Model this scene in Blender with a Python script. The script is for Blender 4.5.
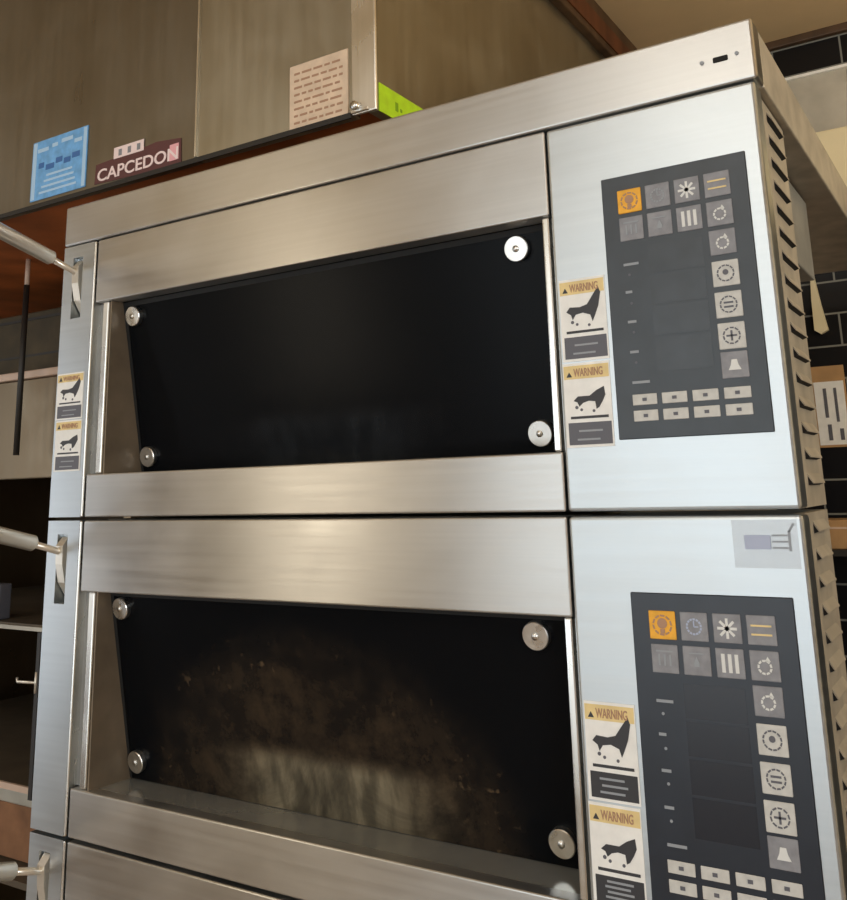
import bpy, bmesh, math, random
from mathutils import Vector, Matrix
random.seed(7)
C = bpy.context.scene.collection
for o in list(bpy.data.objects):
    bpy.data.objects.remove(o)
ZE = 1.45                                  # height of the joint between the two upper decks

# ------------------------------------------------------------------ camera
def make_camera():
    yaw, pit, rol = math.radians(31.8232), math.radians(12.4404), math.radians(-1.5402)
    fw = Vector((-math.sin(yaw)*math.cos(pit), math.cos(yaw)*math.cos(pit), math.sin(pit)))
    r = Vector((math.cos(yaw), math.sin(yaw), 0)); u = r.cross(fw)
    c, s = math.cos(rol), math.sin(rol)
    R = c*r + s*u; U = -s*r + c*u
    cam = bpy.data.cameras.new('camera'); o = bpy.data.objects.new('camera', cam); C.objects.link(o)
    m = Matrix((R, U, -fw)).transposed().to_4x4(); m.translation = Vector((0.1653, -0.8948, 0.0277+ZE))
    o.matrix_world = m
    cam.sensor_fit = 'HORIZONTAL'; cam.sensor_width = 36; cam.lens = 915.47/847*36
    cam.shift_y = -(450-287.37)/847; cam.clip_start = 0.02
    bpy.context.scene.camera = o
make_camera()

# ------------------------------------------------------------------ world, lights, exposure
sc = bpy.context.scene
sc.view_settings.view_transform = 'Standard'; sc.view_settings.look = 'None'
sc.view_settings.gamma = 1; sc.view_settings.exposure = 0.0; sc.view_settings.use_curve_mapping = False
w = bpy.data.worlds.new('world'); sc.world = w; w.use_nodes = True
w.node_tree.nodes['Background'].inputs[0].default_value = (0.8, 0.85, 1, 1)
w.node_tree.nodes['Background'].inputs[1].default_value = 0.15
def area(name, loc, target, sx, sy, power, col):
    l = bpy.data.lights.new(name, 'AREA'); l.shape = 'RECTANGLE'; l.size = sx; l.size_y = sy; l.energy = power; l.color = col
    o = bpy.data.objects.new(name, l); C.objects.link(o); o.location = loc
    o.rotation_euler = (Vector(target)-Vector(loc)).to_track_quat('-Z', 'Y').to_euler()
    return o
area('window_light', (-1.0, -3.15, ZE+0.05), (-1.0, 0, ZE+0.05), 2.0, 2.0, 25, (0.83, 0.935, 1.0))
area('right_fill_light', (2.1, -1.9, ZE+0.25), (-0.4, 0.2, ZE+0.1), 1.4, 1.4, 44, (0.92, 0.97, 1.0))  # invented fill to lift the labels, no window known here
area('corner_light_warm', (-2.95, -3.0, ZE+0.25), (-0.7, 0, ZE+0.2), 0.40, 1.6, 8.6, (1.0, 0.88, 0.68))
area('left_window_light', (-3.25, -1.15, ZE-0.15), (0, -1.15, ZE-0.15), 0.9, 1.6, 10, (0.84, 0.92, 1.0))
area('ceiling_light_warm', (-2.1, -1.3, ZE+1.05), (-2.1, -1.3, 0), 1.2, 0.35, 0.8, (1.0, 0.84, 0.58))
area('ceiling_light_near', (-0.25, -1.5, ZE+1.06), (-0.25, -1.5, 0), 0.8, 0.5, 7, (1.0, 0.96, 0.88))
def bulb(name, loc, power, col, rad):
    l = bpy.data.lights.new(name, 'POINT'); l.energy = power; l.color = col; l.shadow_soft_size = rad
    o = bpy.data.objects.new(name, l); C.objects.link(o); o.location = loc
bulb('point_fill_right', (1.1, 0.35, ZE+0.55), 22, (1.0, 0.86, 0.60), 0.12)  # added fill to brighten the ceiling and right side, no lamp known here

# ------------------------------------------------------------------ materials
def nodes(name):
    m = bpy.data.materials.new(name); m.use_nodes = True
    return m, m.node_tree.nodes, m.node_tree.links, m.node_tree.nodes['Principled BSDF']
def plain(name, col, rough=0.5, metal=0.0, noise=0.0, scale=20):
    m, n, l, b = nodes(name)
    b.inputs['Base Color'].default_value = (*col, 1); b.inputs['Roughness'].default_value = rough; b.inputs['Metallic'].default_value = metal
    if noise:
        tc = n.new('ShaderNodeTexCoord'); t = n.new('ShaderNodeTexNoise'); t.inputs['Scale'].default_value = scale; t.inputs['Detail'].default_value = 6
        l.new(tc.outputs['Object'], t.inputs['Vector'])
        r = n.new('ShaderNodeValToRGB'); r.color_ramp.elements[0].position = 0.3; r.color_ramp.elements[1].position = 0.7
        r.color_ramp.elements[0].color = (*[max(0, c*(1-noise)) for c in col], 1); r.color_ramp.elements[1].color = (*[min(1, c*(1+noise)) for c in col], 1)
        l.new(t.outputs['Fac'], r.inputs['Fac']); l.new(r.outputs['Color'], b.inputs['Base Color'])
    return m
def steel(name, col, rough, stretch=(3, 60, 160), smudge=0.10, smscale=6, bump=0.04, aniso=0.0):
    m, n, l, b = nodes(name)
    b.inputs['Metallic'].default_value = 1.0
    if aniso:                               # brushed along X: highlights spread upright
        tg = n.new('ShaderNodeCombineXYZ'); tg.inputs[2].default_value = 1; l.new(tg.outputs[0], b.inputs['Tangent']); b.inputs['Anisotropic'].default_value = aniso
    tc = n.new('ShaderNodeTexCoord')
    mp = n.new('ShaderNodeMapping'); mp.inputs['Scale'].default_value = stretch; l.new(tc.outputs['Object'], mp.inputs['Vector'])
    t = n.new('ShaderNodeTexNoise'); t.inputs['Scale'].default_value = 1.0; t.inputs['Detail'].default_value = 5; l.new(mp.outputs['Vector'], t.inputs['Vector'])
    t2 = n.new('ShaderNodeTexNoise'); t2.inputs['Scale'].default_value = smscale; t2.inputs['Detail'].default_value = 4; t2.inputs['Distortion'].default_value = 0.6
    l.new(tc.outputs['Object'], t2.inputs['Vector'])
    def mr(src, a, bb, lo=0.3, hi=0.7):
        k = n.new('ShaderNodeMapRange'); k.inputs['From Min'].default_value = lo; k.inputs['From Max'].default_value = hi
        k.inputs['To Min'].default_value = a; k.inputs['To Max'].default_value = bb; l.new(src, k.inputs['Value']); return k.outputs['Result']
    a1 = mr(t.outputs['Fac'], -0.03, 0.03); a2 = mr(t2.outputs['Fac'], rough-smudge, rough+smudge)
    ad = n.new('ShaderNodeMath'); ad.operation = 'ADD'; l.new(a1, ad.inputs[0]); l.new(a2, ad.inputs[1]); l.new(ad.outputs[0], b.inputs['Roughness'])
    c1 = mr(t2.outputs['Fac'], 0.9, 1.06); c2 = mr(t.outputs['Fac'], 0.95, 1.04)
    mu = n.new('ShaderNodeMath'); mu.operation = 'MULTIPLY'; l.new(c1, mu.inputs[0]); l.new(c2, mu.inputs[1])
    vm = n.new('ShaderNodeVectorMath'); vm.operation = 'SCALE'; vm.inputs[0].default_value = col; l.new(mu.outputs[0], vm.inputs['Scale'])
    l.new(vm.outputs['Vector'], b.inputs['Base Color'])
    bp = n.new('ShaderNodeBump'); bp.inputs['Strength'].default_value = bump; bp.inputs['Distance'].default_value = 0.002
    l.new(t.outputs['Fac'], bp.inputs['Height']); l.new(bp.outputs['Normal'], b.inputs['Normal'])
    return m
def glass(name, dirt_haze, dcol):
    m, n, l, b = nodes(name)
    out = n['Material Output']
    b.inputs['Base Color'].default_value = (0.006, 0.007, 0.009, 1); b.inputs['Roughness'].default_value = 0.22; b.inputs['IOR'].default_value = 1.22
    tr = n.new('ShaderNodeBsdfTransparent'); tr.inputs['Color'].default_value = (0.10, 0.095, 0.09, 1)
    mx = n.new('ShaderNodeMixShader'); mx.inputs['Fac'].default_value = 0.6
    l.new(tr.outputs[0], mx.inputs[1]); l.new(b.outputs[0], mx.inputs[2])
    df = n.new('ShaderNodeBsdfDiffuse')
    tc = n.new('ShaderNodeTexCoord')
    # grime and the clean pane's painted reflections: blotches, run-down streaks and specks, thicker towards the sill
    t = n.new('ShaderNodeTexNoise'); t.inputs['Scale'].default_value = 7; t.inputs['Detail'].default_value = 8; t.inputs['Roughness'].default_value = 0.65; t.inputs['Distortion'].default_value = 0.8
    l.new(tc.outputs['Object'], t.inputs['Vector'])
    mp = n.new('ShaderNodeMapping'); mp.inputs['Scale'].default_value = (45, 10, 14); l.new(tc.outputs['Object'], mp.inputs['Vector'])
    ts = n.new('ShaderNodeTexNoise'); ts.inputs['Scale'].default_value = 1; ts.inputs['Detail'].default_value = 5; l.new(mp.outputs['Vector'], ts.inputs['Vector'])
    tf = n.new('ShaderNodeTexNoise'); tf.inputs['Scale'].default_value = 75; tf.inputs['Detail'].default_value = 3; l.new(tc.outputs['Object'], tf.inputs['Vector'])
    sx = n.new('ShaderNodeSeparateXYZ'); l.new(tc.outputs['Object'], sx.inputs[0])
    def mr(src, lo, hi, a, bb, smooth=True):
        k = n.new('ShaderNodeMapRange'); k.clamp = True
        if smooth: k.interpolation_type = 'SMOOTHSTEP'
        k.inputs['From Min'].default_value = lo; k.inputs['From Max'].default_value = hi
        k.inputs['To Min'].default_value = a; k.inputs['To Max'].default_value = bb; l.new(src, k.inputs['Value']); return k.outputs['Result']
    def ml(a, bb, op='MULTIPLY'):
        k = n.new('ShaderNodeMath'); k.operation = op; l.new(a, k.inputs[0]); l.new(bb, k.inputs[1]); return k.outputs[0]
    def el(src, c, r):
        k = n.new('ShaderNodeMath'); k.operation = 'SUBTRACT'; k.inputs[1].default_value = c; l.new(src, k.inputs[0])
        d = n.new('ShaderNodeMath'); d.operation = 'DIVIDE'; d.inputs[1].default_value = r; l.new(k.outputs[0], d.inputs[0])
        return ml(d.outputs[0], d.outputs[0])
    # an arch-shaped veil on the pane, crusted along its rim, with a paler smear above the sill
    arch = ml(el(sx.outputs['X'], -0.61, 0.30), el(sx.outputs['Z'], 0.05, 0.235), 'ADD')
    aw = n.new('ShaderNodeMath'); aw.operation = 'MULTIPLY_ADD'; aw.inputs[1].default_value = 0.5; l.new(t.outputs['Fac'], aw.inputs[0]); l.new(arch, aw.inputs[2])
    patch = mr(aw.outputs[0], 0.75, 1.35, 1, 0)
    rim = ml(mr(aw.outputs[0], 0.70, 1.0, 0, 1), mr(aw.outputs[0], 1.05, 1.30, 1, 0))
    smear = ml(ml(mr(sx.outputs['X'], -0.80, -0.66, 0, 1), mr(sx.outputs['X'], -0.52, -0.36, 1, 0)), mr(sx.outputs['Z'], 0.115, 0.145, 1, 0))
    k = n.new('ShaderNodeMath'); k.operation = 'MULTIPLY_ADD'; k.inputs[1].default_value = 1.0; k.inputs[2].default_value = 0.34; l.new(smear, k.inputs[0]); low = k.outputs[0]
    blot = mr(t.outputs['Fac'], 0.34, 0.66, 0.35, 1.0)
    strk = mr(ts.outputs['Fac'], 0.38, 0.64, 0.55, 1.2)
    t3 = n.new('ShaderNodeTexNoise'); t3.inputs['Scale'].default_value = 26; t3.inputs['Detail'].default_value = 6; t3.inputs['Roughness'].default_value = 0.7; l.new(tc.outputs['Object'], t3.inputs['Vector'])
    fine = mr(t3.outputs['Fac'], 0.36, 0.66, 0.35, 1.25)
    lowband = smear
    ms = n.new('ShaderNodeMix'); ms.data_type = 'FLOAT'; l.new(lowband, ms.inputs[0]); l.new(fine, ms.inputs[2]); l.new(strk, ms.inputs[3]); strk = ms.outputs[0]
    mc = n.new('ShaderNodeMix'); mc.data_type = 'RGBA'; l.new(lowband, mc.inputs[0]); mc.inputs[6].default_value = (dcol[0]*.70, dcol[1]*.60, dcol[2]*.52, 1); mc.inputs[7].default_value = (dcol[0], dcol[1]*1.08, dcol[2]*1.12, 1)
    l.new(mc.outputs[2], df.inputs['Color'])
    speck = ml(mr(tf.outputs['Fac'], 0.60, 0.72, 0, 1.1), ml(mr(t.outputs['Fac'], 0.44, 0.58, 0, 1), rim))
    a = ml(ml(ml(patch, low), blot), strk)
    a = ml(a, speck, 'ADD')
    k = n.new('ShaderNodeMath'); k.operation = 'MULTIPLY'; k.use_clamp = True; k.inputs[1].default_value = dirt_haze; l.new(a, k.inputs[0])
    mx2 = n.new('ShaderNodeMixShader'); l.new(k.outputs[0], mx2.inputs['Fac']); l.new(mx.outputs[0], mx2.inputs[1]); l.new(df.outputs[0], mx2.inputs[2])
    l.new(mx2.outputs[0], out.inputs['Surface'])
    return m
def tiles(name, w_, h_):
    m, n, l, b = nodes(name)
    tc = n.new('ShaderNodeTexCoord'); mp = n.new('ShaderNodeMapping'); mp.inputs['Rotation'].default_value = (math.radians(-90), 0, 0)
    mp.inputs['Location'].default_value = (0.19, -0.005, 0)
    l.new(tc.outputs['Object'], mp.inputs['Vector'])
    br = n.new('ShaderNodeTexBrick'); br.inputs['Scale'].default_value = 1; br.inputs['Brick Width'].default_value = w_; br.inputs['Row Height'].default_value = h_
    br.inputs['Mortar Size'].default_value = 0.0022; br.inputs['Color1'].default_value = (0.004, 0.004, 0.006, 1); br.inputs['Color2'].default_value = (0.010, 0.009, 0.009, 1)
    br.inputs['Mortar'].default_value = (0.22, 0.22, 0.20, 1)
    l.new(mp.outputs['Vector'], br.inputs['Vector']); l.new(br.outputs['Color'], b.inputs['Base Color']); b.inputs['Roughness'].default_value = 0.38; b.inputs['Specular IOR Level'].default_value = 0.25
    return m
def planks(name, c1, c2):
    m, n, l, b = nodes(name)
    tc = n.new('ShaderNodeTexCoord'); mp = n.new('ShaderNodeMapping'); mp.inputs['Scale'].default_value = (14, 14, 1.2); l.new(tc.outputs['Object'], mp.inputs['Vector'])
    t = n.new('ShaderNodeTexNoise'); t.inputs['Scale'].default_value = 1.5; t.inputs['Detail'].default_value = 6; l.new(mp.outputs['Vector'], t.inputs['Vector'])
    r = n.new('ShaderNodeValToRGB'); r.color_ramp.elements[0].color = (*c1, 1); r.color_ramp.elements[1].color = (*c2, 1); r.color_ramp.elements[0].position = .3; r.color_ramp.elements[1].position = .7
    l.new(t.outputs['Fac'], r.inputs['Fac']); l.new(r.outputs['Color'], b.inputs['Base Color']); b.inputs['Roughness'].default_value = 0.5
    return m

M = {
 'steel': steel('brushed_steel', (0.60, 0.59, 0.57), 0.34, (3, 60, 160), 0.05, 5, 0.015, 0.75),
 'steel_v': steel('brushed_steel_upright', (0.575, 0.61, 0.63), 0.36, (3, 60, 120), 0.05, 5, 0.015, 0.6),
 'steel_side': plain('galvanised_side', (0.41, 0.37, 0.31), 0.5, 0.35, 0.18, 25),
 'ledge': plain('worn_sill_steel', (0.44, 0.44, 0.41), 0.13, 0.6, 0.12, 12),
 'reveal': plain('brown_reveal_steel', (0.21, 0.162, 0.112), 0.45, 0.3, 0.25, 14),  # mottled brown, darker than the front steel
 'trim': steel('bright_steel', (0.84, 0.83, 0.79), 0.26, (160, 60, 3)),
 'bolt': steel('bolt_steel', (0.80, 0.79, 0.76), 0.30, (90, 90, 90), 0.06, 60),
 'hood': steel('dull_hood_steel', (0.28, 0.255, 0.21), 0.36, (60, 60, 4), 0.08, 5),
 'hood_lit': steel('lit_hood_steel', (0.46, 0.43, 0.35), 0.38, (60, 60, 4), 0.08, 5),  # paler copy of the hood steel, brighter reflections put into its colour
 'rod': plain('rod_steel', (0.78, 0.73, 0.64), 0.28, 0.65, 0.06, 30),
 'cab': steel('cabinet_steel', (0.22, 0.165, 0.105), 0.36, (40, 40, 5), 0.1, 8),
 'dark': plain('dark_gap', (0.008, 0.008, 0.008), 0.8),
 'steel_grey': plain('grey_sheet_steel', (0.26, 0.26, 0.25), 0.5, 0.3, 0.15, 20),
 'iron': plain('dark_iron', (0.03, 0.027, 0.024), 0.5, 0.3),
 'brick': plain('baking_stone', (0.20, 0.16, 0.12), 0.9, 0, 0.3, 15),
 'glass_clean': glass('dark_oven_glass', 0.04, (0.17, 0.18, 0.20)),  # faint mottled haze paints soft reflections on this pane
 'glass_dirty': glass('grimy_oven_glass', 0.7, (0.20, 0.155, 0.10)),
 'keypad': plain('lit_keypad_film', (0.040, 0.049, 0.060), 0.36, 0, 0.12, 30),  # paler copy of one film, stronger reflected light put into the colour
 'keypad_shaded': plain('shaded_keypad_film', (0.018, 0.023, 0.034), 0.30, 0, 0.12, 30),  # same film, darker colour painted for the weaker reflected light
 'display_lit': plain('lit_display_window', (0.042, 0.050, 0.060), 0.3, 0, 0.15, 40),  # paler display copy, reflected light painted into the colour
 'display': plain('display_window', (0.015, 0.017, 0.025), 0.25),
 'button_grey': plain('button_grey', (0.25, 0.25, 0.27), 0.5, 0, 0.15, 120),
 'button_white': plain('button_white', (0.58, 0.57, 0.54), 0.5, 0, 0.1, 120),
 'button_orange': plain('button_orange', (0.85, 0.42, 0.03), 0.5, 0, 0.12, 120),
 'ink_white': plain('ink_white', (0.72, 0.72, 0.70), 0.5),
 'ink_dim': plain('ink_dim', (0.30, 0.32, 0.35), 0.5),
 'ink_dark': plain('ink_dark', (0.035, 0.035, 0.04), 0.5),
 'ink_grey': plain('ink_grey', (0.11, 0.11, 0.13), 0.5),
 'ink_brown': plain('ink_brown', (0.42, 0.24, 0.15), 0.6),
 'label': plain('label_white', (0.86, 0.85, 0.82), 0.5, 0, 0.06, 60),
 'label_yellow': plain('label_yellow', (0.78, 0.60, 0.28), 0.5, 0, 0.1, 60),
 'ghost_film': plain('translucent_film', (0.78, 0.77, 0.84), 0.4),
 'ghost': plain('faded_sticker', (0.60, 0.60, 0.64), 0.45, 0, 0.06, 60),
 'ghost_blue': plain('faded_blue_ink', (0.42, 0.47, 0.62), 0.5),
 'blue': plain('sticker_blue', (0.17, 0.43, 0.78), 0.5, 0, 0.2, 60),
 'blue_light': plain('sticker_light_blue', (0.45, 0.66, 0.88), 0.5),
 'blue_dark': plain('sticker_dark_blue', (0.05, 0.16, 0.42), 0.5),
 'paper': plain('notice_paper', (0.72, 0.55, 0.40), 0.7, 0, 0.12, 40),
 'pink': plain('decal_pink', (0.85, 0.42, 0.45), 0.5),
 'pale_pink': plain('decal_pale_pink', (0.92, 0.74, 0.72), 0.5),
 'maroon': plain('decal_maroon', (0.11, 0.035, 0.035), 0.5),
 'green': plain('fluorescent_green', (0.50, 0.82, 0.02), 0.5, 0, 0.1, 60),
 'green_dark': plain('green_ink', (0.22, 0.42, 0.01), 0.5),
 'ceil': plain('tan_ceiling', (0.80, 0.60, 0.36), 0.8, 0, 0.08, 3),
 'wall': plain('cream_wall', (0.55, 0.47, 0.37), 0.8, 0, 0.06, 3),
 'wall_brown': plain('brown_wall', (0.22, 0.17, 0.12), 0.7, 0, 0.1, 3),
 'floor': plain('brown_floor', (0.38, 0.30, 0.23), 0.5, 0, 0.2, 8),
 'tiles': tiles('black_tiles', 0.152, 0.0735),
 'wood': planks('red_brown_wood', (0.075, 0.022, 0.008), (0.16, 0.05, 0.018)),
 'beam': planks('dark_beam_wood', (0.05, 0.027, 0.014), (0.11, 0.06, 0.03)),
 'cream': plain('cream_enamel', (0.80, 0.70, 0.46), 0.45, 0, 0.05, 10),
 'pot': plain('dusty_aluminium', (0.48, 0.45, 0.38), 0.5, 0.35, 0.15, 14),
 'olive': plain('olive_card', (0.055, 0.040, 0.018), 0.7, 0, 0.3, 18),
 'card': plain('cardboard', (0.46, 0.27, 0.12), 0.8, 0, 0.15, 20),
 'rust': plain('rusty_board', (0.24, 0.115, 0.055), 0.8, 0, 0.3, 15),
 'shade': plain('dark_plastic', (0.02, 0.017, 0.014), 0.5),
 'underside': plain('red_brown_board', (0.42, 0.12, 0.03), 0.5, 0, 0.35, 9),
 'shelf': plain('dark_shelf', (0.11, 0.085, 0.058), 0.6, 0.2, 0.2, 12),
 'edge': plain('pink_cream_edge', (0.62, 0.46, 0.36), 0.5, 0, 0.1, 20),
}

M['ghost_film'].node_tree.nodes['Principled BSDF'].inputs['Alpha'].default_value = 0.13

# ------------------------------------------------------------------ mesh helpers
class MB:
    def __init__(s): s.bm = bmesh.new(); s.mats = []
    def mi(s, m):
        if m not in s.mats: s.mats.append(m)
        return s.mats.index(m)
    def _merge(s, t, m, smooth=False):
        i = s.mi(m); mp = {}
        for v in t.verts: mp[v] = s.bm.verts.new(v.co)
        for f in t.faces:
            try: g = s.bm.faces.new([mp[v] for v in f.verts])
            except ValueError: continue
            g.material_index = i; g.smooth = smooth
        t.free()
    def box(s, x0, x1, y0, y1, z0, z1, m, bev=0, seg=2):
        t = bmesh.new(); bmesh.ops.create_cube(t, size=1)
        for v in t.verts: v.co = Vector(((x0+x1)/2+v.co.x*(x1-x0), (y0+y1)/2+v.co.y*(y1-y0), (z0+z1)/2+v.co.z*(z1-z0)))
        if bev: bmesh.ops.bevel(t, geom=list(t.edges), offset=bev, segments=seg, profile=0.5, affect='EDGES')
        s._merge(t, m); return s
    def tube(s, pts, rad, m, n=16, cap=True):
        t = bmesh.new(); pts = [Vector(p) for p in pts]; rs = rad if isinstance(rad, (list, tuple)) else [rad]*len(pts); rings = []
        for i, p in enumerate(pts):
            d = (pts[min(i+1, len(pts)-1)]-pts[max(i-1, 0)]).normalized()
            a = d.cross(Vector((1, 0, 0)) if abs(d.x) < .9 else Vector((0, 0, 1))).normalized(); b = d.cross(a)
            rings.append([t.verts.new(p+rs[i]*(math.cos(2*math.pi*k/n)*a+math.sin(2*math.pi*k/n)*b)) for k in range(n)])
        for r0, r1 in zip(rings, rings[1:]):
            for k in range(n): t.faces.new((r0[k], r0[(k+1) % n], r1[(k+1) % n], r1[k]))
        if cap: t.faces.new(rings[0]); t.faces.new(rings[-1])
        bmesh.ops.recalc_face_normals(t, faces=t.faces); s._merge(t, m, True); return s
    def prism(s, poly, axis, a, b, m):
        """polygon of 2-D points extruded along axis; axis 'y': points are (x, z); 'x': (y, z); 'z': (x, y)"""
        def P(p, h): return {'y': (p[0], h, p[1]), 'x': (h, p[0], p[1]), 'z': (p[0], p[1], h)}[axis]
        t = bmesh.new(); v0 = [t.verts.new(P(p, a)) for p in poly]; v1 = [t.verts.new(P(p, b)) for p in poly]; n = len(poly)
        t.faces.new(v0); t.faces.new(v1)
        for k in range(n): t.faces.new((v0[k], v0[(k+1) % n], v1[(k+1) % n], v1[k]))
        bmesh.ops.recalc_face_normals(t, faces=t.faces); s._merge(t, m); return s
    def disc(s, x, z, r, y0, y1, m, n=20): return s.prism([(x+r*math.cos(2*math.pi*k/n), z+r*math.sin(2*math.pi*k/n)) for k in range(n)], 'y', y0, y1, m)
    def text(s, txt, x, z, size, y, m, sx=1.0, depth=0.0004, shear=0.0):
        cu = bpy.data.curves.new('t', 'FONT'); cu.body = txt; cu.size = size; cu.extrude = depth; cu.shear = shear; cu.offset = size*0.015
        ob = bpy.data.objects.new('t', cu); C.objects.link(ob)
        me = bpy.data.meshes.new_from_object(ob.evaluated_get(bpy.context.evaluated_depsgraph_get()))
        t = bmesh.new(); t.from_mesh(me)
        for v in t.verts: v.co = Vector((x+v.co.x*sx, y+v.co.z*-1, z+v.co.y))
        bmesh.ops.recalc_face_normals(t, faces=t.faces)
        bpy.data.objects.remove(ob); bpy.data.curves.remove(cu); bpy.data.meshes.remove(me)
        s._merge(t, m); return s
    def xform(s, fn):
        for v in s.bm.verts: v.co = Vector(fn(v.co))
        return s
    def build(s, name, parent=None, loc=None):
        me = bpy.data.meshes.new(name); s.bm.normal_update(); s.bm.to_mesh(me); s.bm.free()
        for m in s.mats: me.materials.append(M[m])
        o = bpy.data.objects.new(name, me); C.objects.link(o)
        if parent: o.parent = parent
        if loc: o.location = loc
        return o
def empty(name, loc, label, cat, group=None):
    o = bpy.data.objects.new(name, None); C.objects.link(o); o.location = loc; o.empty_display_size = 0.05
    o['label'] = label; o['category'] = cat
    if group: o['group'] = group
    return o
def tag(o, label, cat, group=None):
    o['label'] = label; o['category'] = cat
    if group: o['group'] = group
    return o
def struct(o): o['kind'] = 'structure'; return o

# ------------------------------------------------------------------ the room
CE = ZE+1.075
struct(MB().box(-3.3, 2.2, -3.3, 1.43, -0.1, 0, 'floor').build('floor'))
struct(MB().box(-3.3, 2.2, -3.3, 1.43, CE, CE+0.1, 'ceil').build('ceiling'))
b = MB(); b.box(-0.9, 2.2, 1.33, 1.43, 0, CE, 'tiles'); b.box(-3.3, -0.9, 1.33, 1.43, 0, CE, 'wood'); struct(b.build('wall_back'))
struct(MB().box(-3.4, -3.3, -3.3, 1.43, 0, CE, 'wall_brown').build('wall_left'))
struct(MB().box(2.2, 2.3, -3.3, 1.43, 0, CE, 'wall').build('wall_right'))
struct(MB().box(-3.3, 2.2, -3.4, -3.3, 0, CE, 'wall').build('wall_front'))
struct(MB().box(-0.30, 2.19, 1.312, 1.33, CE-0.02, CE, 'beam', 0.003).build('trim_1'))

# ------------------------------------------------------------------ oven decks
XL, XD, XS, XR = -1.059, -0.982, -0.2245, 0.0
def tri(cx, z, s): return [(cx-s, z), (cx+s, z), (cx, z+1.7*s)]
def warning_label(parent, x0, x1, z0, z1, kind, rows):
    W, Hh = x1-x0, z1-z0
    b = MB(); b.box(x0, x1, -0.0008, 0, z0, z1, 'label')
    o = b.build('warning_label', parent)
    h = MB(); h.box(x0+.001, x1-.001, -0.0012, -0.0008, z1-Hh*.19, z1-Hh*.03, 'label_yellow')
    h.prism(tri(x0+W*.14, z1-Hh*.165, W*.06), 'y', -.0016, -.0012, 'ink_dark')
    h.text('WARNING', x0+W*.24, z1-Hh*.16, Hh*.135, -.0013, 'ink_brown', W/Hh*.95)
    h.build('label_header', o)
    p = MB()
    if kind == 'tall':     # arm raised from a low surface
        pts = [(.14, .60), (.22, .655), (.44, .645), (.60, .67), (.74, .78), (.86, .87), (.90, .80), (.84, .64), (.76, .53), (.70, .46), (.66, .54), (.50, .575), (.34, .56), (.27, .50), (.24, .56)]
    else:
        pts = [(.20, .55), (.30, .60), (.55, .60), (.70, .66), (.86, .70), (.88, .60), (.82, .53), (.74, .46), (.68, .44), (.66, .53), (.52, .54), (.40, .52), (.32, .48), (.28, .53)]
    p.prism([(x0+W*a, z0+Hh*c) for a, c in pts], 'y', -.0013, -.0008, 'ink_dark')
    for a, c, rr in ((.26, .47, .035), (.36, .44, .03), (.62, .42, .03)): p.disc(x0+W*a, z0+Hh*c, W*rr, -.0011, -.0008, 'ink_grey', 10)
    p.build('pictogram', o)
    t = MB(); t.box(x0+W*.12, x1-W*.08, -.0012, -.0008, z0+Hh*.335, z0+Hh*.365, 'ink_dark')
    t.box(x0+W*.06, x1-W*.03, -.0012, -.0008, z0+Hh*.03, z0+Hh*.29, 'ink_grey' if rows < 3 else 'ink_dark')
    for k in range(rows):
        zz = z0+Hh*(.08+.20*k/max(1, rows)); t.box(x0+W*(.24+.04*(k % 2)), x1-W*(.22+.06*((k+1) % 2)), -.0014, -.0012, zz, zz+Hh*.022, 'ink_dim')
    t.build('text_block', o)

def ring(b, x, z, r, w_, y0, y1, m, n=14):
    for k in range(n):
        a0, a1 = 2*math.pi*k/n, 2*math.pi*(k+.75)/n
        b.prism([(x+(r-w_)*math.cos(a0), z+(r-w_)*math.sin(a0)), (x+r*math.cos(a0), z+r*math.sin(a0)), (x+r*math.cos(a1), z+r*math.sin(a1)), (x+(r-w_)*math.cos(a1), z+(r-w_)*math.sin(a1))], 'y', y0, y1, m)
def ray_star(b, x, z, r, w_, k0, y0, y1, m):
    for k in range(k0):
        a = math.pi*k/k0; c, s = math.cos(a), math.sin(a)
        b.prism([(x+c*r-s*w_, z+s*r+c*w_), (x-c*r-s*w_, z-s*r+c*w_), (x-c*r+s*w_, z-s*r-c*w_), (x+c*r+s*w_, z+s*r-c*w_)], 'y', y0, y1, m)
PX = [-0.133, -0.103, -0.0728, -0.0426]
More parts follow.
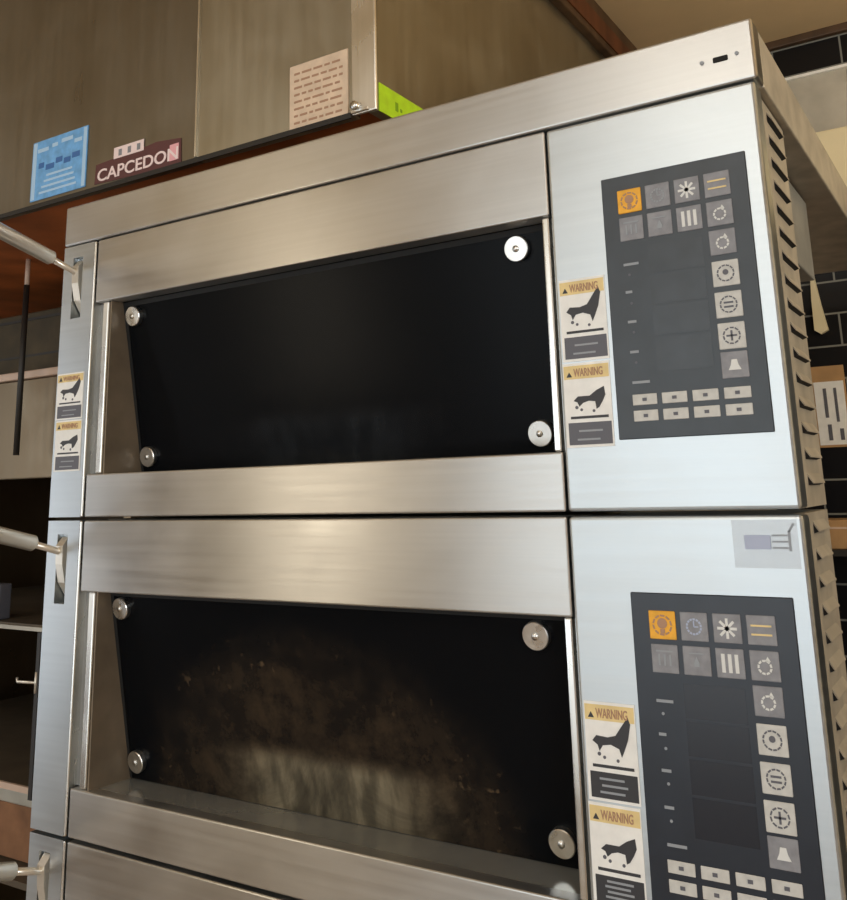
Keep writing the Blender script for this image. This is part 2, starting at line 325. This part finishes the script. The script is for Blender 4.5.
def button(parent, x, z, icon, face, ink):
    b = MB(); h = .0127; y0, y1, yt = -.0022, -.0012, -.0026
    if icon == 'flat':
        b.box(x-.0125, x+.0125, y0, y1, z-.0054, z+.0054, face, .0005, 1)
        b.box(x-.0022, x+.0022, yt, y0, z-.0016, z+.0016, ink)
    else:
        b.box(x-h, x+h, y0, y1, z-h, z+h, face, .0006, 1)
        if icon == 'bulb':
            b.disc(x, z+.0015, .0048, yt, y0, ink, 16); b.box(x-.0022, x+.0022, yt, y0, z-.0075, z-.0035, ink); ring(b, x, z, .0095, .0016, yt, y0, ink, 10)
        elif icon == 'clock':
            ring(b, x, z, .0075, .0018, yt, y0, ink); b.box(x-.0006, x+.0006, yt, y0, z, z+.005, ink); b.box(x, x+.004, yt, y0, z-.0006, z+.0006, ink)
        elif icon == 'fan': ray_star(b, x, z, .0088, .0012, 4, yt, y0, ink)
        elif icon == 'lines':
            b.box(x-.009, x+.009, yt, y0, z+.003, z+.0046, ink); b.box(x-.009, x+.009, yt, y0, z-.0046, z-.003, ink)
        elif icon == 'steam':
            for k in (-1, 0, 1): b.box(x+k*.0052-.0009, x+k*.0052+.0009, yt, y0, z-.006, z+.004, ink)
            b.box(x-.008, x+.008, yt, y0, z+.006, z+.0075, ink)
        elif icon == 'drop':
            b.prism([(x-.0022, z-.005), (x+.0022, z-.005), (x+.0026, z-.002), (x, z+.004), (x-.0026, z-.002)], 'y', yt, y0, ink); b.box(x-.007, x+.007, yt, y0, z+.006, z+.0072, ink)
        elif icon == 'bars':
            for k in (-1, 0, 1): b.box(x+k*.006-.0016, x+k*.006+.0016, yt, y0, z-.008, z+.008, ink)
        elif icon == 'loop':
            ring(b, x, z-.001, .0065, .0018, yt, y0, ink, 9); b.prism(tri(x+.003, z+.004, .0024), 'y', yt, y0, ink)
        elif icon == 'ring':
            ring(b, x, z, .0085, .0014, yt, y0, ink, 12); b.disc(x, z+.001, .0028, yt, y0, ink, 12)
        elif icon == 'two':
            ring(b, x, z, .0085, .0014, yt, y0, ink, 12); b.box(x-.0045, x+.0045, yt, y0, z+.001, z+.0028, ink); b.box(x-.0045, x+.0045, yt, y0, z-.0032, z-.0014, ink)
        elif icon == 'cross':
            ring(b, x, z, .0085, .0014, yt, y0, ink, 10); ray_star(b, x, z, .0050, .0009, 2, yt, y0, ink)
        elif icon == 'bell':
            b.prism([(x-.006, z-.005), (x+.006, z-.005), (x+.0035, z), (x+.0025, z+.005), (x-.0025, z+.005), (x-.0035, z)], 'y', yt, y0, ink)
    return b.build('button', parent)
def keypad(root, dirty_shaded):
    kp = MB().box(-.1628, -.013, -.0012, .0, .071, .3453, 'keypad_shaded' if dirty_shaded else 'keypad', .0008, 1).build('control_panel', root); kp['label'] = 'dark blue-grey membrane keypad'
    w1 = [('bulb', 'button_orange', 'ink_brown'), ('clock', 'button_grey', 'ink_dim' if not dirty_shaded else 'ghost_blue'), ('fan', 'button_grey', 'ink_white'), ('lines', 'button_grey', 'label_yellow')]
    for x, (i, f, k) in zip(PX, w1):
        o = button(kp, x, .3165, i, f, k)
        if i == 'bulb': o['label'] = 'orange button with a bulb symbol'
    for x, i in zip(PX, ('steam', 'drop', 'bars', 'loop')): button(kp, x, .2865, i, 'button_grey', 'ink_white' if i in ('bars', 'loop') else 'ink_dim')
    for z, i, f, k in ((.257, 'loop', 'button_grey', 'ink_white'), (.2255, 'ring', 'button_white', 'ink_grey'), (.1945, 'two', 'button_white', 'ink_grey'), (.164, 'cross', 'button_white', 'ink_grey'), (.136, 'bell', 'button_grey', 'ink_white')):
        button(kp, PX[3], z, i, f, k)
    for z in (.1095, .0935):
        for x in PX: button(kp, x, z, 'flat', 'button_white', 'ink_grey')
    for z0, z1 in ((.236, .266), (.204, .2335), (.172, .2015), (.136, .1695)): MB().box(-.118, -.062, -.0014, -.0012, z0, z1, 'display' if dirty_shaded else 'display_lit').build('display', kp)
    for z, w_ in ((.249, .016), (.220, .007), (.189, .009), (.158, .009), (.127, .018)): MB().box(-.1445, -.1445+w_, -.0015, -.0012, z-.0013, z+.0013, 'ink_dim').build('marking', kp)
    for z in (.238, .208, .178, .147): MB().disc(-.139, z, .0014, -.0015, -.0012, 'ink_dim' if dirty_shaded else 'ink_grey', 10).build('indicator', kp)

def disk(b, c, n):
    a = Vector((1, 0, 0)); u_ = n.cross(a); k = 32
    t = bmesh.new(); rings = []
    for r, h in ((.0150, 0), (.0150, .0066), (.0142, .0076)): rings.append([t.verts.new(c+n*h+r*(math.cos(2*math.pi*i/k)*a+math.sin(2*math.pi*i/k)*u_)) for i in range(k)])
    for p, q in zip(rings, rings[1:]):
        for i in range(k): t.faces.new((p[i], p[(i+1) % k], q[(i+1) % k], q[i]))
    t.faces.new(rings[0]); t.faces.new(rings[-1]); bmesh.ops.recalc_face_normals(t, faces=t.faces); b._merge(t, 'bolt')

def make_deck(base, label, dirty_shaded, left_labels, sticker, bottom):
    root = empty('oven_deck', (0, 0, base), label, 'oven', 'stacked oven decks')
    H = .4165
    # casing behind the fronts
    c = MB()
    c.box(XL+.001, XL+.009, .031, 1.0, .002, .415, 'steel_side'); c.box(XL+.009, XS-.010, .10, 1.0, .408, .415, 'steel_side'); c.box(XL+.009, XS-.010, .10, 1.0, .002, .009, 'steel_side')
    c.box(XL+.009, XS-.010, .992, 1.0, .009, .408, 'steel_side'); c.box(XS-.010, XS, .021, 1.0, .002, .415, 'steel_side')
    c.box(XL+.010, XD+.006, .034, .06, .01, .41, 'dark')
    c.build('casing', root)
    k = MB(); k.box(-.955, -.236, .10, .985, .014, .058, 'brick'); k.box(-.955, -.236, .976, .985, .058, .400, 'iron'); k.box(-.960, -.955, .10, .985, .014, .40, 'iron'); k.box(-.236, -.2345, .10, .985, .014, .40, 'iron'); k.box(-.955, -.236, .10, .985, .375, .40, 'iron')
    k.build('baking_chamber', root)
    # left post with the lever slot
    p = MB(); sx0, sx1, s0, s1 = -1.036, -1.013, .300, .397
    prof = [(XL, s0), (XL, .0015), (XD-.003, .0015), (XD-.003, H), (XL, H), (XL, s1)]
    p.box(XL, sx0, 0, .032, .0015, H, 'steel_v'); p.box(sx1, XD-.006, 0, .032, .0015, H, 'steel_v')
    p.box(sx0, sx1, 0, .032, .0015, s0, 'steel_v'); p.box(sx0, sx1, 0, .032, s1, H, 'steel_v')
    p.box(XD-.006, XD-.0015, -.0006, .032, .0015, H, 'trim', .0018)
    p.box(sx0-.001, sx1+.001, .010, .032, .331, s1+.001, 'steel_v')
    post = p.build('side_post', root)
    # lever
    xc = -1.0285; zp = .375
    lv = MB(); dy, dz = -math.cos(math.radians(15)), math.sin(math.radians(15))
    g0, g1 = .045, .40
    lv.tube([(xc, g0*dy, zp+g0*dz), (xc, (g0+.003)*dy, zp+(g0+.003)*dz), (xc, g1*dy, zp+g1*dz), (xc, (g1+.006)*dy, zp+(g1+.006)*dz)], [.0085, .0112, .0112, .008], 'rod', 20)
    lever = lv.build('lever_handle', root)
    cr = MB(); cr.tube([(xc, .028, zp-.014), (xc, .004, zp-.004), (xc, g0*dy-.002, zp+g0*dz)], [.0042, .0046, .0050], 'rod', 12)
    cr.prism([(.030, zp-.075), (.018, zp-.068), (.003, zp-.046), (-.003, zp-.020), (-.004, zp+.006), (.006, zp+.018), (.028, zp+.020)], 'x', xc-.0052, xc+.0100, 'rod')
    cr.build('crank_arm', lever)
    # door surround
    u = MB(); u.box(-.979, XS-.001, 0, .026, .3185, H, 'steel', .0022, 3); u.box(-.966, -.230, .022, .1, .372, .378, 'iron'); u.build('upper_panel', root)
    r_ = MB(); r_.box(-.979, XS-.001, 0, .020, .0015, .062, 'steel', .0022, 3); r_.build('lower_rail', root)
    MB().box(-.962, -.2365, .0205, .105, .0575, .0605, 'ledge').build('sill_ledge', root)['label'] = 'polished sill behind the lower rail'
    MB().box(-.9655, -.953, .004, .030, .0625, .3180, 'trim', .002).box(-.9840, -.9655, .014, .030, .0625, .3180, 'steel_grey').build('door_jamb', root)
    MB().box(-.2362, -.2275, .004, .030, .0625, .3180, 'trim', .002).build('door_jamb', root)
    MB().prism([(-.9535, .029), (-.9515, .0065), (-.9485, .0065), (-.9430, .12), (-.9535, .12)], 'z', .0605, .3183, 'reveal').build('side_reveal', root)
    MB().box(-.2370, -.2345, .0305, .12, .0605, .3183, 'reveal').build('side_reveal', root)
    # tilted glass, its top towards the front
    zt, zb, yt, yb = .3183, .0612, .0277, .0750
    g = MB(); g.prism([(yt, zt), (yb, zb), (yb+.007, zb), (yt+.007, zt)], 'x', -.9480, -.2375, 'glass_dirty' if dirty_shaded else 'glass_clean')
    gl = g.build('window_glass', root); gl['label'] = 'dark glass stained with brown grime' if dirty_shaded else 'dark tinted glass'
    nrm = Vector((0, -(zt-zb), -(yb-yt))).normalized()      # outward
    fr = MB()
    def slab(x0, x1, za, zc, m):
        def Y(z): return yt+(zt-z)/(zt-zb)*(yb-yt)
        fr.prism([(Y(zc)-.0012, zc), (Y(za)-.0012, za), (Y(za)-.0002, za), (Y(zc)-.0002, zc)], 'x', x0, x1, m)
    slab(-.9478, -.941, .0615, .318, 'dark'); slab(-.246, -.2378, .0615, .318, 'dark'); slab(-.941, -.246, .311, .318, 'dark')
    fr.build('glass_border', gl)
    for bx in (-.924, -.2795):
        for bz in (.2955, .0871):
            by = yt+(zt-bz)/(zt-zb)*(yb-yt); pc = Vector((bx, by, bz))
            t = MB(); disk(t, pc, nrm)
            t.tube([pc+nrm*.0078, pc+nrm*.0089], [.0040, .0038], 'bolt', 14)
            t.build('bolt', gl)
    # control side
    f = MB(); f.box(XS+.0008, XR+.0032, 0, .030, .0015, H, 'steel_v', .0036, 3); f.build('control_fascia', root)
    s = MB(); s.box(XR-.012, XR-.0015, .030, .160, .0015, H, 'steel_side'); s.box(XS+.001, XR-.012, .150, .160, .0015, H, 'steel_side'); sp = s.build('side_panel', root); sp['label'] = 'louvred side panel'
    for i in range(16):
        z = .398-.025*i; l_ = MB()
        # pressed louvre: closed hood above, black wedge below paints the shade in its mouth
        l_.prism([(-.0016, z+.0105), (.0036, z+.0018), (.0036, z+.0004), (.0030, z+.0004), (-.0016, z+.008)], 'y', .070, .134, 'steel_side')
        l_.prism([(-.0016, z+.008), (.0030, z+.0006), (.0006, z-.0004), (-.0016, z-.0012)], 'y', .0715, .1325, 'dark')
        l_.xform(lambda co: (co.x, co.y, co.z)).build('louver', sp)
    keypad(root, dirty_shaded)
    if not bottom:
        warning_label(root, -.2185, -.1670, .1545, .2425, 'tall', 3 if dirty_shaded else 2)
        warning_label(root, -.2195, -.1680, .0655, .1525, 'low', 4 if dirty_shaded else 2)
    if left_labels:
        MB().box(-.20, -.03, .165, .465, .300, .4145, 'steel_grey', .002).build('body_side', root)  # grey box stands for the visible side of the oven's main body
        warning_label(root, -1.0565, -.9955, .1450, .2150, 'tall', 2)
        warning_label(root, -1.0540, -.9945, .0680, .1435, 'low', 2)
    if sticker:
        o = MB().box(-.0605, -.0030, -.0006, 0, .370, .4125, 'ghost_film').build('faded_sticker', root); o['label'] = 'faded translucent sticker with blue ink'
        t = MB(); t.box(-.0500, -.0270, -.0009, -.0006, .3865, .3990, 'ghost_blue')
        for k in range(3): t.box(-.0255, -.0120, -.0010, -.0006, .387+.0055*k, .3885+.0055*k, 'ink_dim')
        t.box(-.0115, -.0095, -.0010, -.0006, .385, .403, 'ink_dim'); t.prism([(-.0115, .402), (-.0095, .402), (-.0050, .409), (-.0068, .4095)], 'y', -.001, -.0006, 'ink_dim')
        t.build('sticker_print', o)
    return root
make_deck(ZE, 'top oven deck with clean dark window and four warning labels', False, True, False, False)
make_deck(ZE-.42, 'middle oven deck with grimy stained window and faded sticker above its keypad', True, False, True, False)
make_deck(ZE-.84, 'lowest oven deck, cut off by the bottom of the photo', True, False, False, True)

# cover on top of the stack
cv = empty('oven_top_cover', (0, 0, ZE+.4175), 'plain steel cover strip across the top of the oven stack', 'oven cover')
MB().box(XL-.001, XR+.007, -.001, .030, .0012, .066, 'steel', .003, 3).build('front_strip', cv)
MB().box(XL, XR+.0065, .0302, 1.0, .0014, .0655, 'steel_side', .002).build('cover_body', cv)
t = MB(); t.box(-.0345, -.0195, -.0022, .0, .0265, .0325, 'dark', .0008, 1); t.disc(-.0455, .0300, .0022, -.0022, 0, 'ink_dim', 10); t.disc(-.0105, .0310, .0020, -.0022, 0, 'ink_dim', 10)
t.build('lock_slot', cv)

# stand under the lowest deck (out of the photo, carries the stack)
st = empty('oven_stand', (-.53, .5, 0), 'dark steel stand under the oven stack', 'stand')
MB().box(-.52, .52, -.48, .48, .575, .609, 'iron').build('stand_top', st)
for sx in (-.48, .48):
    for sy in (-.44, .44): MB().box(sx-.025, sx+.025, sy-.025, sy+.025, 0, .576, 'iron').build('leg', st)

# ------------------------------------------------------------------ extraction hood over the oven
HB, HT, HX, HY = ZE+.528, CE, -.488, .05
hd = empty('extraction_hood', (-1.4, .7, HB), 'big dull steel hood with stickers above the oven', 'hood')
def hp(b, name, par=hd): return b.xform(lambda c: (c.x+1.4, c.y-.7, c.z-HB)).build(name, par)
hp(MB().box(-.8275, HX-.041, HY+.004, HY+.022, HB+.002, HT-.002, 'hood_lit', .002), 'front_panel')
hp(MB().box(-2.3, -.8295, HY+.002, HY+.022, HB+.002, HT-.002, 'hood', .002), 'front_panel')
hp(MB().box(HX-.041, HX, HY, HY+.006, HB, HT-.002, 'trim', .002), 'corner_post')
hp(MB().box(HX-.016, HX-.001, HY+.0065, 1.325, HB, HT-.002, 'hood_lit'), 'side_panel')
hp(MB().box(-2.3, HX-.017, HY+.0225, 1.325, HB+.015, HB+.025, 'underside'), 'underside')
hp(MB().box(-2.3, HX-.042, HY-.001, HY+.0015, HB-.003, HB+.005, 'iron'), 'bottom_rim')
lt = MB(); lt.tube([(-.519, HY-.001, HB+.010), (-.519, HY-.010, HB+.010)], [.007, .006], 'bolt', 14); lt.box(-.528, -.500, HY-.004, HY, HB+.001, HB+.006, 'bolt', .001, 1); hp(lt, 'latch')
hp(MB().box(-.8300, -.8265, HY+.0005, HY+.0045, HB+.008, HT-.002, 'trim'), 'seam_strip')
# stickers on the hood
yb_ = HY+.0018
o = hp(MB().box(-1.2340, -1.0855, yb_-.0012, yb_, HB+.012, HB+.122, 'blue'), 'blue_sticker'); o['label'] = 'light blue sticker on the hood'
t = MB()
t.box(-1.232, -1.222, yb_-.0016, yb_-.0012, HB+.014, HB+.120, 'blue_light'); t.box(-1.096, -1.0875, yb_-.0016, yb_-.0012, HB+.014, HB+.120, 'blue_light')
for x0, x1, z in ((-1.22, -1.19, .100), (-1.18, -1.165, .103), (-1.155, -1.125, .106), (-1.12, -1.10, .098)): t.box(x0, x1, yb_-.0016, yb_-.0012, HB+z, HB+z+.007, 'blue_light')
for x0, x1, z in ((-1.215, -1.200, .070), (-1.195, -1.172, .064), (-1.168, -1.15, .071), (-1.146, -1.128, .066), (-1.124, -1.104, .071)): t.box(x0, x1, yb_-.0016, yb_-.0012, HB+z, HB+z+.010, 'blue_dark')
for k in range(4): t.box(-1.21+.006*k, -1.11-.004*k, yb_-.0016, yb_-.0012, HB+.022+.010*k, HB+.026+.010*k, 'blue_light')
hp(t, 'sticker_print', o).location = (0, 0, 0)
o = hp(MB().prism([(-1.062, HB+.010), (-.858, HB+.002), (-.860, HB+.046), (-.915, HB+.052), (-.935, HB+.050), (-1.060, HB+.044)], 'y', yb_-.0010, yb_, 'maroon'), 'red_decal'); o['label'] = 'dark red decal with pink lettering'
t = MB(); t.text('CAPCEDON', -1.055, HB+.013, .029, yb_-.0015, 'pale_pink', 1.22); t.box(-.884, -.864, yb_-.0014, yb_-.001, HB+.012, HB+.039, 'pink')
t.box(-1.016, -.944, yb_-.0016, yb_-.001, HB+.0445, HB+.064, 'pale_pink', .0003, 1)
for k in range(3): t.box(-1.004+.022*k, -.996+.022*k, yb_-.0018, yb_-.0016, HB+.048, HB+.059, 'button_grey')
hp(t, 'decal_print', o)
o = hp(MB().box(-.6405, -.5365, yb_, yb_+.0022, HB+.001, HB+.103, 'paper'), 'paper_notice'); o['label'] = 'cream paper notice with brown lines of writing'
t = MB()
for k in range(8):
    z = HB+.012+.0108*k; x = -.632
    while x < -.55:
        w_ = random.uniform(.006, .02); t.box(x, min(x+w_, -.545), yb_-.0004, yb_, z, z+.0032, 'ink_brown'); x += w_+.004
hp(t, 'notice_print', o)
o = hp(MB().box(HX-.001, HX+.0004, HY+.008, HY+.128, HB-.0, HB+.041, 'green'), 'green_sticker'); o['label'] = 'fluorescent green sticker on the hood side'
t = MB(); t.box(HX+.0004, HX+.0008, HY+.046, HY+.053, HB+.013, HB+.026, 'green_dark'); t.box(HX+.0004, HX+.0008, HY+.058, HY+.063, HB+.015, HB+.020, 'green_dark')
hp(t, 'sticker_print', o)
# wooden trim along the top of the hood's side
b = MB(); b.box(HX-.002, HX+.018, .10, 1.329, ZE+.978, CE, 'beam', .003); b.box(HX+.018, HX+.021, .10, 1.329, ZE+.995, ZE+1.040, 'wood'); struct(b.build('trim_2'))

# ------------------------------------------------------------------ things to the left of the oven
pp = empty('service_pipe', (-1.590, .30, ZE+.12), 'thin dark pipe hanging from the hood left of the oven', 'pipe')
MB().tube([(0, 0, 0), (-.003, 0, .365)], .0062, 'shade', 14).build('pipe_body', pp)
MB().tube([(-.003, 0, .365), (-.004, 0, .423)], .0050, 'edge', 14).build('pipe_sleeve', pp)
CY = .35
cb = empty('steel_cabinet', (-1.8, .7, 0), 'stained steel cabinet with open shelves left of the oven', 'cabinet')
def cp(b, name, par=cb): return b.xform(lambda c: (c.x+1.8, c.y-.7, c.z)).build(name, par)
b = MB(); b.box(-2.4, -2.38, CY+.01, 1.0, .05, ZE+.29, 'cab'); b.box(-1.32, -1.30, CY+.01, 1.0, .05, ZE+.29, 'cab'); b.box(-2.4, -1.30, .99, 1.0, .05, ZE+.29, 'shelf'); cp(b, 'carcass')
cp(MB().box(-2.41, -1.29, CY-.01, 1.0, ZE+.288, ZE+.305, 'edge', .003), 'top_board')['label'] = 'cream-pink edged top board'
cp(MB().box(-2.38, -1.32, CY, CY+.02, ZE+.072, ZE+.288, 'cab', .003), 'front_panel')
for z, m, h_ in ((-.238, 'pot', .008), (-.545, 'edge', .012), (-.715, 'shelf', .012)): cp(MB().box(-2.38, -1.32, CY+.026, .98, ZE+z, ZE+z+.012, 'shelf').box(-2.38, -1.555, CY+.02, CY+.026, ZE+z, ZE+z+h_, m), 'shelf')
for sx in (-2.37, -1.35):
    for sy in (CY+.03, .95): cp(MB().box(sx, sx+.03, sy, sy+.03, 0, .05, 'iron'), 'foot')
cp(MB().tube([(-1.545, CY-.002, ZE-.330), (-1.590, CY-.012, ZE-.330), (-1.592, CY-.012, ZE-.322)], .003, 'rod', 8).tube([(-1.545, CY-.002, ZE-.31), (-1.545, CY-.002, ZE-.35)], .003, 'rod', 8).box(-1.549, -1.538, CY-.002, CY+.02, ZE-.545, ZE-.235, 'shade'), 'hook')
ob = MB(); ob.box(-.35, .35, -.2, .2, .0005, .150, 'olive', .004); ob.box(-.352, .352, -.202, .202, .13, .136, 'shade'); ob.box(-.351, .351, -.201, .201, .045, .05, 'shade'); ob = ob.build('storage_box', None, (-1.72, .60, ZE+.305)); tag(ob, 'dark olive box lying on the steel cabinet beside the oven', 'box')
gb = MB(); gb.box(-.06, .06, -.015, .015, .0005, .075, 'ink_grey', .003); gb.box(-.05, .05, -.0165, -.015, .02, .055, 'button_grey'); gb = gb.build('carton', None, (-1.80, .40, ZE-.226)); tag(gb, 'small grey carton on the cabinet shelf at the left edge', 'carton')
rb = MB(); rb.box(-.2, .2, -.15, .15, .0005, .105, 'rust', .003); rb.box(-.202, .202, -.152, .152, .105, .130, 'pot', .003); rb = rb.build('wooden_crate', None, (-1.74, .58, ZE-.701)); tag(rb, 'rust-brown crate with grey lid on the lowest cabinet shelf', 'crate')

# ------------------------------------------------------------------ things to the right, by the tiled wall
kb = empty('wall_cupboard', (.15, 1.21, ZE+.575), 'cream wall cupboard on the black tiles right of the oven', 'cupboard')
MB().box(-.245, .35, -.11, .119, 0, .170, 'cream', .004).build('cupboard_body', kb)
MB().box(-.245, .35, -.114, -.1105, -.004, .010, 'rust').build('bottom_edge', kb)
pt = empty('aluminium_pan', (-.055, 1.20, ZE+.746), 'dusty grey rectangular pan on top of the cream cupboard', 'pan')
t = MB(); t.prism([(-.093, 0), (.035, 0), (.043, .132), (-.100, .132)], 'y', -.09, .10, 'pot'); t.build('pan_body', pt)
MB().box(-.107, .050, -.097, .107, .130, .137, 'label', .002).build('rim', pt)
wb = MB(); wb.box(-.045, .055, -.06, .06, .0005, .12, 'label', .004); wb = wb.build('white_tub', None, (.105, 1.19, ZE+.746)); tag(wb, 'white tub beside the grey pan on the cream cupboard', 'tub')
ps = empty('wall_poster', (-.152, 1.329, ZE+.18), 'orange-topped poster with tall white marks on the tiles', 'poster')
MB().box(-.034, .034, -.002, 0, -.085, .095, 'card').build('sheet', ps)
t = MB(); t.box(-.032, .030, -.003, -.002, -.08, .060, 'label')
for x0, x1, z0, z1 in ((-.014, -.007, -.02, .045), (.008, .014, -.03, .045), (-.012, -.004, -.07, -.035), (.012, .020, -.07, -.045)): t.box(x0, x1, -.0036, -.003, z0, z1, 'ink_grey')
t.build('poster_print', ps)
sh = empty('wall_shelf', (.2, 1.24, ZE-.125), 'dark wall shelf under the poster right of the oven', 'shelf')
MB().box(-.42, .6, -.08, .089, 0, .012, 'iron').build('shelf_board', sh)
MB().box(-.30, -.28, .05, .089, -.10, 0, 'iron').build('bracket', sh)
cd = MB(); cd.box(-.045, .10, -.05, .05, .0005, .058, 'card', .002); cd.box(-.046, .101, -.051, -.05, .040, .044, 'edge'); cd = cd.build('cardboard_box', None, (-.150, 1.23, ZE-.113)); tag(cd, 'flat cardboard box on the dark wall shelf', 'box')

cl = MB()
cl.prism([(-.002, 0), (.004, 0), (.006, -.03), (.013, -.09), (.022, -.15), (.006, -.158), (-.007, -.148), (-.006, -.08), (-.003, -.03)], 'y', -.012, 0, 'cream')
cl = cl.build('hanging_cloth', None, (-.160, 1.329, ZE+.505)); tag(cl, 'narrow cream cloth hanging on the tiles beside the louvred side', 'cloth')

# steel bowls under the shelf, just inside the photo's right edge
MB().box(-.42, .6, -.08, .089, -.345, -.333, 'iron').build('shelf_board', sh)
def bowl(name, loc, r, h, label):
    b = MB(); t = bmesh.new(); k = 28; rings = []
    for q, z in ((.45, 0), (.80, .35), (1.0, .95), (1.04, 1.0), (1.0, 1.0), (.96, .95), (.74, .38), (.40, .06)):
        rings.append([t.verts.new((q*r*math.cos(2*math.pi*i/k), q*r*math.sin(2*math.pi*i/k), z*h+.0005)) for i in range(k)])
    for p, q in zip(rings, rings[1:]):
        for i in range(k): t.faces.new((p[i], p[(i+1) % k], q[(i+1) % k], q[i]))
    t.faces.new(rings[0]); t.faces.new(rings[-1]); bmesh.ops.recalc_face_normals(t, faces=t.faces); b._merge(t, 'bolt', True)
    return tag(b.build(name, None, loc), label, 'bowl')
bowl('steel_bowl', (-.120, 1.25, ZE-.458), .075, .075, 'shiny steel bowl on the lower board of the dark wall shelf')
